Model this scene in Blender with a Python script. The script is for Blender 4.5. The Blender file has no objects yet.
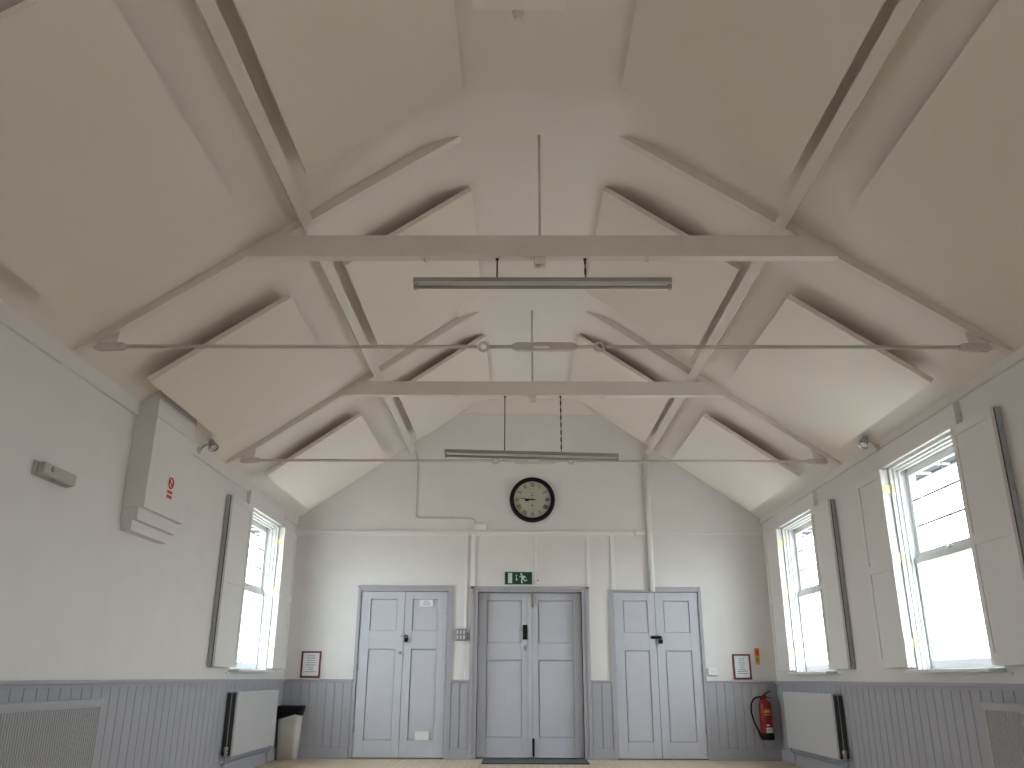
import bpy, bmesh, math, random
from mathutils import Vector, Matrix
random.seed(7)
SC = bpy.context.scene
COL = SC.collection
PI = math.pi

# ------------------------------------------------------------------ room
W = 3.2            # half width
YB = -3.0          # wall behind the camera
D = 11.455         # end wall with the doors
ZE, M_ = 3.03, 0.694   # eaves height, roof pitch (rise per metre)
ZT = 4.765         # flat strip of ceiling along the ridge
XT = W - (ZT - ZE) / M_
Y1, Y2 = 5.194, 8.328  # the two roof trusses in view
ZD = 0.93          # dado rail
COSA = 1 / math.sqrt(1 + M_ * M_)
def zs(x): return ZE + M_ * (W - abs(x))

# ------------------------------------------------------------------ materials
def mat(name, col, rough=0.6, metal=0.0, var=0.0, scale=6.0, bump=0.0, bscale=60.0, spec=0.4, emis=None):
    m = bpy.data.materials.new(name); m.use_nodes = True
    nt = m.node_tree; b = nt.nodes['Principled BSDF']
    b.inputs['Base Color'].default_value = (*col, 1)
    b.inputs['Roughness'].default_value = rough
    b.inputs['Metallic'].default_value = metal
    b.inputs['Specular IOR Level'].default_value = spec
    tc = nt.nodes.new('ShaderNodeTexCoord')
    if var > 0:
        n = nt.nodes.new('ShaderNodeTexNoise'); n.inputs['Scale'].default_value = scale
        n.inputs['Detail'].default_value = 4
        r = nt.nodes.new('ShaderNodeValToRGB')
        r.color_ramp.elements[0].position = .3; r.color_ramp.elements[1].position = .7
        r.color_ramp.elements[0].color = (*[c * (1 - var) for c in col], 1)
        r.color_ramp.elements[1].color = (*[min(1, c * (1 + var)) for c in col], 1)
        nt.links.new(tc.outputs['Object'], n.inputs['Vector'])
        nt.links.new(n.outputs['Fac'], r.inputs['Fac'])
        nt.links.new(r.outputs['Color'], b.inputs['Base Color'])
    if bump > 0:
        n2 = nt.nodes.new('ShaderNodeTexNoise'); n2.inputs['Scale'].default_value = bscale
        n2.inputs['Detail'].default_value = 3
        bp = nt.nodes.new('ShaderNodeBump'); bp.inputs['Strength'].default_value = bump
        bp.inputs['Distance'].default_value = .01
        nt.links.new(tc.outputs['Object'], n2.inputs['Vector'])
        nt.links.new(n2.outputs['Fac'], bp.inputs['Height'])
        nt.links.new(bp.outputs['Normal'], b.inputs['Normal'])
    return m

M = {}
M['wall'] = mat('wall_paint', (.75, .737, .725), .65, var=.02, scale=3, bump=.05, bscale=25)
M['ceil'] = mat('ceiling_paint', (.80, .752, .705), .7, var=.018, scale=2, bump=.05, bscale=20)
M['panel'] = mat('acoustic_panel_fabric', (.80, .745, .685), .85, var=.012, scale=60, bump=.04, bscale=300)
M['vent'] = mat('vent_cover_paint', (.84, .79, .74), .5)
M['timber'] = mat('painted_roof_timber', (.76, .71, .665), .55, var=.02, scale=8)
M['rod'] = mat('painted_iron', (.64, .595, .56), .5, var=.03, scale=12)
M['trimw'] = mat('white_gloss_trim', (.80, .795, .78), .4, var=.012, scale=5)
M['dado'] = mat('lavender_grey_paint', (.39, .395, .435), .45, var=.025, scale=5)
M['door'] = mat('door_grey_paint', (.53, .54, .595), .42, var=.02, scale=4)
M['frame'] = mat('door_frame_paint', (.40, .395, .435), .45, var=.03, scale=6)
M['sash'] = mat('window_white_paint', (.78, .80, .815), .35, var=.01)
M['shut'] = mat('shutter_white_paint', (.76, .76, .755), .45, var=.012, scale=5)
M['gapwood'] = mat('brown_wood_gap_shade', (.16, .115, .085), .7, var=.35, scale=30)  # dark brown wood tone painted in for the shaded gap between near leaves
M['rad'] = mat('radiator_enamel', (.52, .525, .545), .35, var=.008)
M['radn'] = mat('radiator_grey_enamel', (.43, .43, .455), .4, var=.01)
M['dark'] = mat('radiator_gap_metal', (.05, .05, .055), .6)
M['black'] = mat('black_plastic', (.006, .006, .007), .5, spec=.2)
M['blackm'] = mat('black_iron', (.006, .006, .007), .5, spec=.2)
M['steel'] = mat('dull_steel', (.42, .42, .43), .35, metal=.9)
M['greysw'] = mat('grey_switch_metal', (.27, .28, .31), .4, metal=.3)
M['rocker'] = mat('pale_grey_rocker', (.55, .57, .60), .4)
M['brass'] = mat('brass', (.30, .23, .09), .4, metal=.5)
M['brassy'] = mat('yellowed_brass_hinge', (.82, .77, .46), .45, metal=.0)
M['plastic'] = mat('white_plastic', (.78, .78, .76), .35)
M['greyplastic'] = mat('aged_diffuser_plastic', (.50, .465, .44), .35, var=.02)
M['tube'] = mat('unlit_fluorescent_tube', (.33, .30, .295), .25)
M['fit'] = mat('grey_batten_enamel', (.36, .335, .325), .4)
M['fitlip'] = mat('white_batten_lip', (.75, .72, .71), .35)
M['chain'] = mat('dark_chain', (.05, .045, .04), .5, metal=.5)
M['red'] = mat('extinguisher_red', (.26, .008, .012), .3, spec=.5)
M['sred'] = mat('sign_red', (.62, .03, .045), .5)
M['maroon'] = mat('maroon_frame', (.14, .010, .032), .35)
M['paper'] = mat('white_paper', (.78, .80, .82), .7)
M['ink'] = mat('grey_print', (.33, .36, .40), .8)
M['gold'] = mat('gold_print', (.60, .36, .10), .5)
M['green'] = mat('exit_sign_green', (.002, .052, .028), .4)
M['exitw'] = mat('exit_sign_white', (.62, .70, .66), .5)
M['orange'] = mat('orange_sign', (.70, .16, .04), .5)
M['olive'] = mat('ochre_sign', (.52, .36, .08), .5)
M['bin'] = mat('bin_grey_plastic', (.60, .585, .55), .45, var=.01)
M['mat'] = mat('door_mat_pile', (.105, .11, .12), .95, var=.15, scale=150, bump=.3, bscale=250)
M['clockface'] = mat('aged_dial', (.46, .46, .385), .6, var=.04, scale=6)
M['slate'] = mat('eaves_blue_grey', (.03, .045, .06), .7)
M['leafedge'] = mat('painted_blue_grey_shade', (.42, .455, .475), .6, var=.1, scale=20)  # bluish light on the near leaf edges, put into their colour

def wood_floor():
    m = bpy.data.materials.new('varnished_floor_boards'); m.use_nodes = True
    nt = m.node_tree; b = nt.nodes['Principled BSDF']
    tc = nt.nodes.new('ShaderNodeTexCoord'); mp = nt.nodes.new('ShaderNodeMapping')
    mp.inputs['Rotation'].default_value = (0, 0, PI / 2)
    br = nt.nodes.new('ShaderNodeTexBrick')
    br.inputs['Color1'].default_value = (.70, .55, .395, 1); br.inputs['Color2'].default_value = (.76, .61, .45, 1)
    br.inputs['Mortar'].default_value = (.20, .12, .07, 1); br.inputs['Scale'].default_value = 1
    br.inputs['Brick Width'].default_value = 2.2; br.inputs['Row Height'].default_value = .085
    br.inputs['Mortar Size'].default_value = .0015
    n = nt.nodes.new('ShaderNodeTexNoise'); n.inputs['Scale'].default_value = 4
    n.inputs['Detail'].default_value = 6
    m2 = nt.nodes.new('ShaderNodeMapping'); m2.inputs['Scale'].default_value = (12, .6, 1)
    mx = nt.nodes.new('ShaderNodeMixRGB'); mx.blend_type = 'MULTIPLY'; mx.inputs['Fac'].default_value = .25
    nt.links.new(tc.outputs['Object'], mp.inputs['Vector']); nt.links.new(mp.outputs['Vector'], br.inputs['Vector'])
    nt.links.new(tc.outputs['Object'], m2.inputs['Vector']); nt.links.new(m2.outputs['Vector'], n.inputs['Vector'])
    nt.links.new(br.outputs['Color'], mx.inputs['Color1']); nt.links.new(n.outputs['Fac'], mx.inputs['Color2'])
    nt.links.new(mx.outputs['Color'], b.inputs['Base Color'])
    b.inputs['Roughness'].default_value = .35
    return m
M['floor'] = wood_floor()

def glass(name, frosted):
    m = bpy.data.materials.new(name); m.use_nodes = True
    nt = m.node_tree; nt.nodes.clear()
    out = nt.nodes.new('ShaderNodeOutputMaterial')
    tr = nt.nodes.new('ShaderNodeBsdfTransparent'); gl = nt.nodes.new('ShaderNodeBsdfGlossy')
    gl.inputs['Roughness'].default_value = .05 if not frosted else .3
    tr.inputs['Color'].default_value = (.96, .98, .98, 1)
    mix = nt.nodes.new('ShaderNodeMixShader'); mix.inputs['Fac'].default_value = .05
    if frosted:
        tl = nt.nodes.new('ShaderNodeBsdfTranslucent'); tl.inputs['Color'].default_value = (.95, .97, .97, 1)
        mx = nt.nodes.new('ShaderNodeMixShader'); mx.inputs['Fac'].default_value = .3
        nt.links.new(tr.outputs[0], mx.inputs[1]); nt.links.new(tl.outputs[0], mx.inputs[2])
        nt.links.new(mx.outputs[0], mix.inputs[1])
    else:
        nt.links.new(tr.outputs[0], mix.inputs[1])
    nt.links.new(gl.outputs[0], mix.inputs[2]); nt.links.new(mix.outputs[0], out.inputs['Surface'])
    return m
M['glass'] = glass('clear_window_glass', False)
M['frost'] = glass('frosted_window_glass', True)

# ------------------------------------------------------------------ mesh builder (author in world coordinates)
class MB:
    def __init__(s): s.bm = bmesh.new()
    def box(s, x0, x1, y0, y1, z0, z1, bev=0.0):
        x0, x1 = min(x0, x1), max(x0, x1); y0, y1 = min(y0, y1), max(y0, y1); z0, z1 = min(z0, z1), max(z0, z1)
        v = [s.bm.verts.new(p) for p in ((x0,y0,z0),(x1,y0,z0),(x1,y1,z0),(x0,y1,z0),(x0,y0,z1),(x1,y0,z1),(x1,y1,z1),(x0,y1,z1))]
        fs = [s.bm.faces.new([v[i] for i in q]) for q in ((0,3,2,1),(4,5,6,7),(0,1,5,4),(1,2,6,5),(2,3,7,6),(3,0,4,7))]
        if bev > 0:
            es = set(e for f in fs for e in f.edges)
            bmesh.ops.bevel(s.bm, geom=list(es), offset=bev, segments=2, profile=.6, affect='EDGES')
        return s
    def prism(s, pts, vec):
        vec = Vector(vec); a = [s.bm.verts.new(p) for p in pts]; b = [s.bm.verts.new(Vector(p) + vec) for p in pts]
        n = len(pts); fs = [s.bm.faces.new(a), s.bm.faces.new(list(reversed(b)))]
        for i in range(n): fs.append(s.bm.faces.new((a[i], b[i], b[(i+1) % n], a[(i+1) % n])))
        bmesh.ops.recalc_face_normals(s.bm, faces=fs)
        return s
    def tube(s, path, r, n=10, caps=True):
        path = [Vector(p) for p in path]; rings = []
        rr = r if isinstance(r, (list, tuple)) else [r] * len(path)
        up = None
        for i, p in enumerate(path):
            t = ((path[i] - path[i-1]).normalized() if i else Vector()) + ((path[i+1] - path[i]).normalized() if i < len(path)-1 else Vector())
            t.normalize()
            if up is None:
                up = t.orthogonal().normalized()
            up = (up - t * up.dot(t)).normalized(); sd = t.cross(up)
            rings.append([s.bm.verts.new(p + (up * math.cos(2*PI*k/n) + sd * math.sin(2*PI*k/n)) * rr[i]) for k in range(n)])
        for a, b in zip(rings, rings[1:]):
            for k in range(n):
                f = s.bm.faces.new((a[k], a[(k+1) % n], b[(k+1) % n], b[k])); f.smooth = True
        if caps:
            s.bm.faces.new(list(reversed(rings[0]))); s.bm.faces.new(rings[-1])
        return s
    def cyl(s, p0, p1, r, n=20): return s.tube([p0, p1], r, n)
    def lathe(s, c, axis, prof, n=32, smooth=True):
        c = Vector(c); ax = Vector(axis).normalized(); u = ax.orthogonal().normalized(); w = ax.cross(u); rings = []
        for r, h in prof:
            rings.append([s.bm.verts.new(c + ax*h + (u*math.cos(2*PI*k/n) + w*math.sin(2*PI*k/n))*max(r, 1e-4)) for k in range(n)])
        fs = []
        for a, b in zip(rings, rings[1:]):
            for k in range(n):
                f = s.bm.faces.new((a[k], a[(k+1) % n], b[(k+1) % n], b[k])); f.smooth = smooth; fs.append(f)
        fs.append(s.bm.faces.new(list(reversed(rings[0])))); fs.append(s.bm.faces.new(rings[-1]))
        bmesh.ops.recalc_face_normals(s.bm, faces=fs)
        return s
    def torus(s, c, axis, R, r, n=32, k=10, a0=0, a1=2*PI):
        c = Vector(c); ax = Vector(axis).normalized(); u = ax.orthogonal().normalized(); w = ax.cross(u)
        if a1 - a0 >= 2*PI - 1e-6:
            rings = []
            for i in range(n):
                t = 2*PI*i/n; d = u*math.cos(t) + w*math.sin(t)
                rings.append([s.bm.verts.new(c + d*(R + r*math.cos(2*PI*j/k)) + ax*r*math.sin(2*PI*j/k)) for j in range(k)])
            for i in range(n):
                a, b = rings[i], rings[(i+1) % n]
                for j in range(k):
                    f = s.bm.faces.new((a[j], b[j], b[(j+1) % k], a[(j+1) % k])); f.smooth = True
        return s
    def build(s, name, m, parent=None):
        me = bpy.data.meshes.new(name)
        bmesh.ops.recalc_face_normals(s.bm, faces=s.bm.faces[:])
        off = Vector(); p = parent
        while p is not None: off += p.location; p = p.parent
        if parent is None:      # origin at the base of the thing
            xs = [v.co for v in s.bm.verts]
            org = Vector(((min(v.x for v in xs)+max(v.x for v in xs))/2, (min(v.y for v in xs)+max(v.y for v in xs))/2, min(v.z for v in xs)))
        else: org = off
        for v in s.bm.verts: v.co -= org
        s.bm.to_mesh(me); s.bm.free()
        o = bpy.data.objects.new(name, me); COL.objects.link(o)
        if parent is None: o.location = org
        else: o.parent = parent
        me.materials.append(M[m] if isinstance(m, str) else m)
        return o

def thing(name, label, cat, loc, group=None):
    o = bpy.data.objects.new(name, None); COL.objects.link(o); o.empty_display_size = .1
    o.location = loc; o['label'] = label; o['category'] = cat
    if group: o['group'] = group
    return o
def tag(o, label, cat, group=None):
    o['label'] = label; o['category'] = cat
    if group: o['group'] = group
    return o
def struct(o, label=None, cat=None):
    o['kind'] = 'structure'
    if label: o['label'] = label
    if cat: o['category'] = cat
    return o
def sthing(name, label, cat, loc):
    return struct(thing(name, label, cat, loc))
def copy_tree(o, dx, label=None, parent=None):
    c = o.copy(); COL.objects.link(c)
    if parent is None: c.location = o.location + Vector(dx)
    else: c.parent = parent
    if label: c['label'] = label
    for ch in list(o.children): copy_tree(ch, None, None, c)
    return c

# ------------------------------------------------------------------ shell
WINR = [(-1.2, .11), (6.09, 7.40), (9.29, 10.60)]     # right wall window openings (y); first one added for light from behind
WINL = [(-1.2, .11), (9.25, 10.60)]                   # left wall; first one likewise added for its light
WZ0, WZ1 = 1.04, 2.78
TH = .24
struct(MB().box(-W-.6, W+.6, YB-.3, D+.4, -.12, 0).build('floor', 'floor'), 'pale varnished timber board floor of the hall', 'floor')
for sd, wins, nm in ((-1, WINL, 'wall_left'), (1, WINR, 'wall_right')):
    b = MB(); x0, x1 = sd*W, sd*(W+TH); y = YB
    for ya, yb in wins:
        b.box(x0, x1, y, ya, 0, ZE+.02)
        b.box(x0, x1, ya, yb, 0, WZ0); b.box(x0, x1, ya, yb, WZ1, ZE+.02); y = yb
    b.box(x0, x1, y, D+.3, 0, ZE+.02)
    struct(b.build(nm, 'wall'), 'white painted side wall on the %s above grey panelling' % ('left' if sd < 0 else 'right'), 'wall')
DOORS = [(-2.25, -1.09, 2.055), (-.685, .695, 2.055), (1.12, 2.245, 2.055)]
b = MB(); x = -W
for xa, xb, zt in DOORS:
    b.box(x, xa, D, D+.3, 0, 2.2); b.box(xa, xb, D, D+.3, zt, 2.2); x = xb
b.box(x, W, D, D+.3, 0, 2.2)
for xa, xb, zt in DOORS: b.box(xa, xb, D+.2, D+.3, 0, zt)  # backing added behind the leaves to block daylight leaking in
b.prism([(-W, D, 2.2), (W, D, 2.2), (W, D, ZE), (XT, D, ZT), (-XT, D, ZT), (-W, D, ZE)], (0, .3, 0))
struct(b.build('wall_back', 'wall'), 'white gable end wall with three grey double doors', 'wall')
b = MB(); b.prism([(-W, YB-.3, 0), (W, YB-.3, 0), (W, YB-.3, ZE), (XT, YB-.3, ZT), (-XT, YB-.3, ZT), (-W, YB-.3, ZE)], (0, .3, 0))
struct(b.build('wall_front', 'wall'), 'white gable end wall behind the viewpoint', 'wall')
xe = W + TH
TC = .26; AL = math.atan(M_); RC = TC/math.tan((PI-AL)/2 - 0) if False else TC/math.tan(AL/2)
cove = []
for k in range(9):          # soft cove where slope meets the flat strip
    a = AL*(1-k/8); cove.append((XT-TC+RC*math.sin(a), ZT-RC+RC*math.cos(a)))
sec = [(-xe, YB-.3, zs(xe))] + [(-x, YB-.3, z) for x, z in cove] + [(x, YB-.3, z) for x, z in reversed(cove)]
ceil_ = struct(MB().prism(sec + [(xe, YB-.3, zs(xe)), (xe, YB-.3, zs(xe)+.16), (XT, YB-.3, ZT+.16), (-XT, YB-.3, ZT+.16), (-xe, YB-.3, zs(xe)+.16)],
       (0, D+.3-YB+.3, 0)).build('ceiling', 'ceil'), 'cream sloping ceiling with flat strip along the ridge', 'ceiling')
ceil_.data.shade_smooth()
ceil_.data.set_sharp_from_angle(angle=math.radians(20))
# cant board across the top of the gable
struct(MB().prism([(-.985, D-.025, 4.55), (.985, D-.025, 4.55), (XT, D-.06, ZT), (-XT, D-.06, ZT)], (0, .06, 0)).build('trim_1', 'ceil'),
       'cream board across the top of the gable', 'trim')
# fascia at the top of the side walls
for i, sd in ((2, -1), (3, 1)):
    zb = 2.925 if sd < 0 else 2.975
    b = MB(); b.prism([(sd*W, YB, zb), (sd*(W-.022), YB, zb), (sd*(W-.022), YB, zs(W-.022)), (sd*W, YB, ZE)], (0, D-YB, 0))
    struct(b.build('trim_%d' % i, 'wall'), 'white fascia board along the top of the %s wall' % ('left' if sd < 0 else 'right'), 'trim')
# picture rail on the end wall
b = MB(); b.box(-W, 1.42, D-.040, D, 2.822, 2.864, .004); b.box(-W, 1.42, D-.014, D, 2.800, 2.824)
struct(b.build('trim_4', 'trimw'), 'white picture rail across the end wall, left of the pipe', 'trim')
struct(MB().box(1.46, 1.60, D-.04, D, 2.815, 2.865, .005).build('trim_5', 'trimw'), 'short white block of rail beside the white pipe', 'trim')
b = MB(); b.box(1.69, W, D-.018, D, 2.822, 2.852, .004)
struct(b.build('trim_6', 'trimw'), 'thin white picture rail right of the pipe', 'trim')
# vertical white battens on the end wall
for i, (xa, xb, zb, pr) in ((7, (.072, .112, 2.33, .012)), (8, (.775, .825, 2.122, .016)), (9, (1.105, 1.15, 2.085, .02))):
    struct(MB().box(xa, xb, D-pr, D, zb, 2.802, .003).build('trim_%d' % i, 'trimw'),
           {7: 'thin white batten above the exit sign', 8: 'white batten above right edge of the centre door', 9: 'white batten above left edge of the right door'}[i], 'trim')

# dado panelling, rail, skirting
def boarding_y(sd, y0, y1, name, label):
    b = MB(); x = sd*W; p = .145; y = y0
    b.box(x, sd*(W-.014), y0, y1, 0, ZD-.01)
    while y < y1 - .01:
        ye = min(y+p, y1)
        b.box(sd*(W-.014), sd*(W-.020), y+.004, ye-.004, .1, ZD-.01, .003); y = ye
    return struct(b.build(name, 'dado'), label, 'panelling')
boarding_y(-1, YB, D, 'trim_10', 'lavender grey tongue and groove panelling along the left wall')
boarding_y(1, YB, D, 'trim_11', 'lavender grey tongue and groove panelling along the right wall')
SEG = [(-W+.02, -2.295), (-1.02, -.785), (.795, 1.06), (2.285, W-.02)]
bb = MB(); rr = MB(); sk = MB()
for xa, xb in SEG:
    bb.box(xa, xb, D-.012, D, 0, ZD-.01); x = xa
    n = max(1, round((xb-xa)/.115)); p = (xb-xa)/n
    for k in range(n): bb.box(xa+k*p+.005, xa+(k+1)*p-.005, D-.020, D-.012, .1, ZD-.01, .0035)
    rr.box(xa, xb, D-.045, D, ZD-.012, ZD+.012, .004); rr.box(xa, xb, D-.03, D, ZD-.03, ZD-.012)
    sk.box(xa, xb, D-.036, D-.0205, 0, .125, .004)
struct(bb.build('trim_12', 'dado'), 'lavender grey panelling on the end wall between the doors', 'panelling')
struct(rr.build('trim_13', 'frame'), 'grey dado rail on the end wall', 'trim')
struct(sk.build('baseboard_back', 'dado'), 'grey skirting on the end wall', 'skirting')
for sd, nm, i in ((-1, 'left', 14), (1, 'right', 15)):
    b = MB(); b.box(sd*W, sd*(W-.05), YB, D, ZD-.012, ZD+.014, .005); b.box(sd*W, sd*(W-.032), YB, D, ZD-.034, ZD-.012)
    struct(b.build('trim_%d' % i, 'frame'), 'grey dado rail along the %s wall' % nm, 'trim')
    struct(MB().box(sd*(W-.0205), sd*(W-.038), YB, D-.04, 0, .135, .004).build('baseboard_'+nm, 'dado'), 'grey skirting along the %s wall' % nm, 'skirting')

# ------------------------------------------------------------------ doors
def leaf(parent, x0, x1, yf, z0, z1, sl, sr, pans, th=.04):
    """panelled leaf: front face at yf; sl/sr stile widths; pans = [(za, zb), ...] from the bottom"""
    b = MB(); b.box(x0+sl-.01, x1-sr+.01, yf+.036, yf+th, z0+.02, z1-.02)
    b.box(x0, x0+sl, yf, yf+th, z0, z1, .003); b.box(x1-sr, x1, yf, yf+th, z0, z1, .003)
    zz = z0
    for za, zb in pans:
        b.box(x0+sl, x1-sr, yf, yf+th, zz, za); zz = zb
        b.box(x0+sl+.012, x1-sr-.004, yf+.014, yf+.037, za+.004, zb-.012, .003)
    b.box(x0+sl, x1-sr, yf, yf+th, zz, z1)
    return b.build('leaf', 'door', parent)
def hinges(lf, x, yf, zs_):
    for z in zs_: MB().cyl((x, yf-.004, z-.045), (x, yf-.004, z+.045), .008, 8).build('hinge', 'frame', lf)

d = sthing('door_1', 'left grey panelled double door with padlocked hasp', 'door', (-1.66, D, 0))
b = MB(); b.box(-2.293, -2.252, D-.03, D+.03, 0, 2.125, .004); b.box(-1.09, -1.02, D-.03, D+.03, 0, 2.125, .004)
b.box(-2.252, -1.09, D-.03, D+.03, 2.057, 2.125, .004); b.box(-2.30, -1.015, D-.038, D-.03, 2.105, 2.13)
b.build('door_frame', 'frame', d)
la = leaf(d, -2.245, -1.664, D-.004, .012, 2.05, .125, .10, [(.215, 1.32), (1.545, 1.955)])
lb = leaf(d, -1.658, -1.095, D-.004, .012, 2.05, .10, .125, [(.215, 1.32), (1.545, 1.955)])
hinges(la, -2.245, D-.004, (.35, 1.1, 1.8)); hinges(lb, -1.095, D-.004, (.35, 1.1, 1.8))
b = MB(); b.box(-1.70, -1.615, D-.012, D-.0035, 1.468, 1.492, .002); b.torus((-1.645, D-.02, 1.48), (1, 0, 0), .016, .004, 16, 6)
b.box(-1.672, -1.655, D-.012, D-.0035, 1.50, 1.58, .002)
h = b.build('hasp', 'steel', d); 
b = MB(); b.box(-1.648, -1.598, D-.045, D-.022, 1.405, 1.455, .006); b.tube([(-1.64, D-.033, 1.45), (-1.64, D-.033, 1.482), (-1.623, D-.033, 1.495), (-1.606, D-.033, 1.482), (-1.606, D-.033, 1.45)], .005, 8)
b.build('padlock', 'blackm', d)
b = MB(); b.lathe((-1.695, D-.004, 1.268), (0, -1, 0), [(.02, 0), (.02, .006), (.009, .008), (.007, .025)], 16); b.box(-1.664, -1.65, D-.012, D-.0035, 1.20, 1.27, .002)
b.build('lock_escutcheon', 'steel', d)

d = sthing('door_2', 'centre grey panelled double door beneath the exit sign', 'door', (0, D, 0))
yf = D + .085
b = MB()
for sx, xa, xb in ((-1, -.785, -.685), (1, .695, .795)):
    b.box(xa, xb, D-.02, D+.001, 0, 2.122, .003)
    b.box(xa if sx < 0 else xb-.045, xa+.045 if sx < 0 else xb, D-.036, D-.02, 0, 2.122, .004)
    xi = -.685 if sx < 0 else .695
    b.box(xi - (.02 if sx < 0 else 0), xi + (.0 if sx < 0 else .02), D, D+.14, 0, 2.06)
b.box(-.685, .695, D-.02, D+.001, 2.052, 2.122, .003); b.box(-.785, .795, D-.036, D-.02, 2.08, 2.122, .004)
b.box(-.685, .695, D, D+.14, 2.052, 2.07)
b.build('door_frame', 'frame', d)
la = leaf(d, -.682, .004, yf, .012, 2.046, .112, .105, [(.25, 1.19), (1.40, 1.95)])
lb = leaf(d, .010, .692, yf, .012, 2.046, .105, .112, [(.25, 1.19), (1.40, 1.95)])
MB().box(-.018, .032, yf-.012, yf, .03, 2.02, .003).build('meeting_bead', 'door', d)
MB().box(-.088, -.028, yf-.016, yf, 1.445, 1.635, .006).build('door_lock', 'blackm', d)
b = MB(); b.lathe((-.055, yf, 1.345), (0, -1, 0), [(.022, 0), (.022, .008), (.012, .012)], 16); b.box(-.068, -.042, yf-.006, yf, 1.30, 1.37, .002)
b.build('key_plate', 'steel', d)
b = MB(); b.box(.035, .055, yf-.014, yf, 1.86, 2.03, .003); b.cyl((.045, yf-.02, 1.86), (.045, yf-.02, 2.03), .006, 8); b.build('top_bolt', 'brass', d)
b = MB(); b.box(.035, .062, yf-.014, yf, .03, .235, .003); b.cyl((.048, yf-.02, .02), (.048, yf-.02, .22), .007, 8); b.build('bottom_bolt', 'blackm', d)

d = sthing('door_3', 'right grey panelled double door with black bolt and padlock', 'door', (1.68, D, 0))
b = MB(); b.box(1.06, 1.118, D-.03, D+.03, 0, 2.09, .004); b.box(2.247, 2.288, D-.03, D+.03, 0, 2.125, .004)
b.box(1.118, 1.62, D-.03, D+.03, 2.057, 2.085, .003); b.box(1.66, 2.247, D-.03, D+.03, 2.057, 2.122, .004); b.box(1.61, 1.67, D-.015, D+.03, 2.057, 2.085)
b.build('door_frame', 'frame', d)
la = leaf(d, 1.122, 1.666, D-.004, .012, 2.05, .12, .095, [(.205, 1.31), (1.535, 1.945)])
lb = leaf(d, 1.672, 2.243, D-.004, .012, 2.05, .105, .12, [(.205, 1.31), (1.535, 1.945)])
hinges(la, 1.122, D-.004, (.35, 1.1, 1.8)); hinges(lb, 2.243, D-.004, (.35, 1.1, 1.8))
b = MB(); b.box(1.60, 1.73, D-.018, D-.0035, 1.455, 1.495, .004); b.cyl((1.59, D-.024, 1.475), (1.74, D-.024, 1.475), .009, 10)
b.build('sliding_bolt', 'blackm', d)
b = MB(); b.box(1.69, 1.745, D-.05, D-.026, 1.395, 1.45, .006); b.tube([(1.70, D-.038, 1.44), (1.70, D-.038, 1.475), (1.718, D-.038, 1.49), (1.736, D-.038, 1.475), (1.736, D-.038, 1.44)], .005, 8)
b.build('padlock', 'blackm', d)

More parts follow.
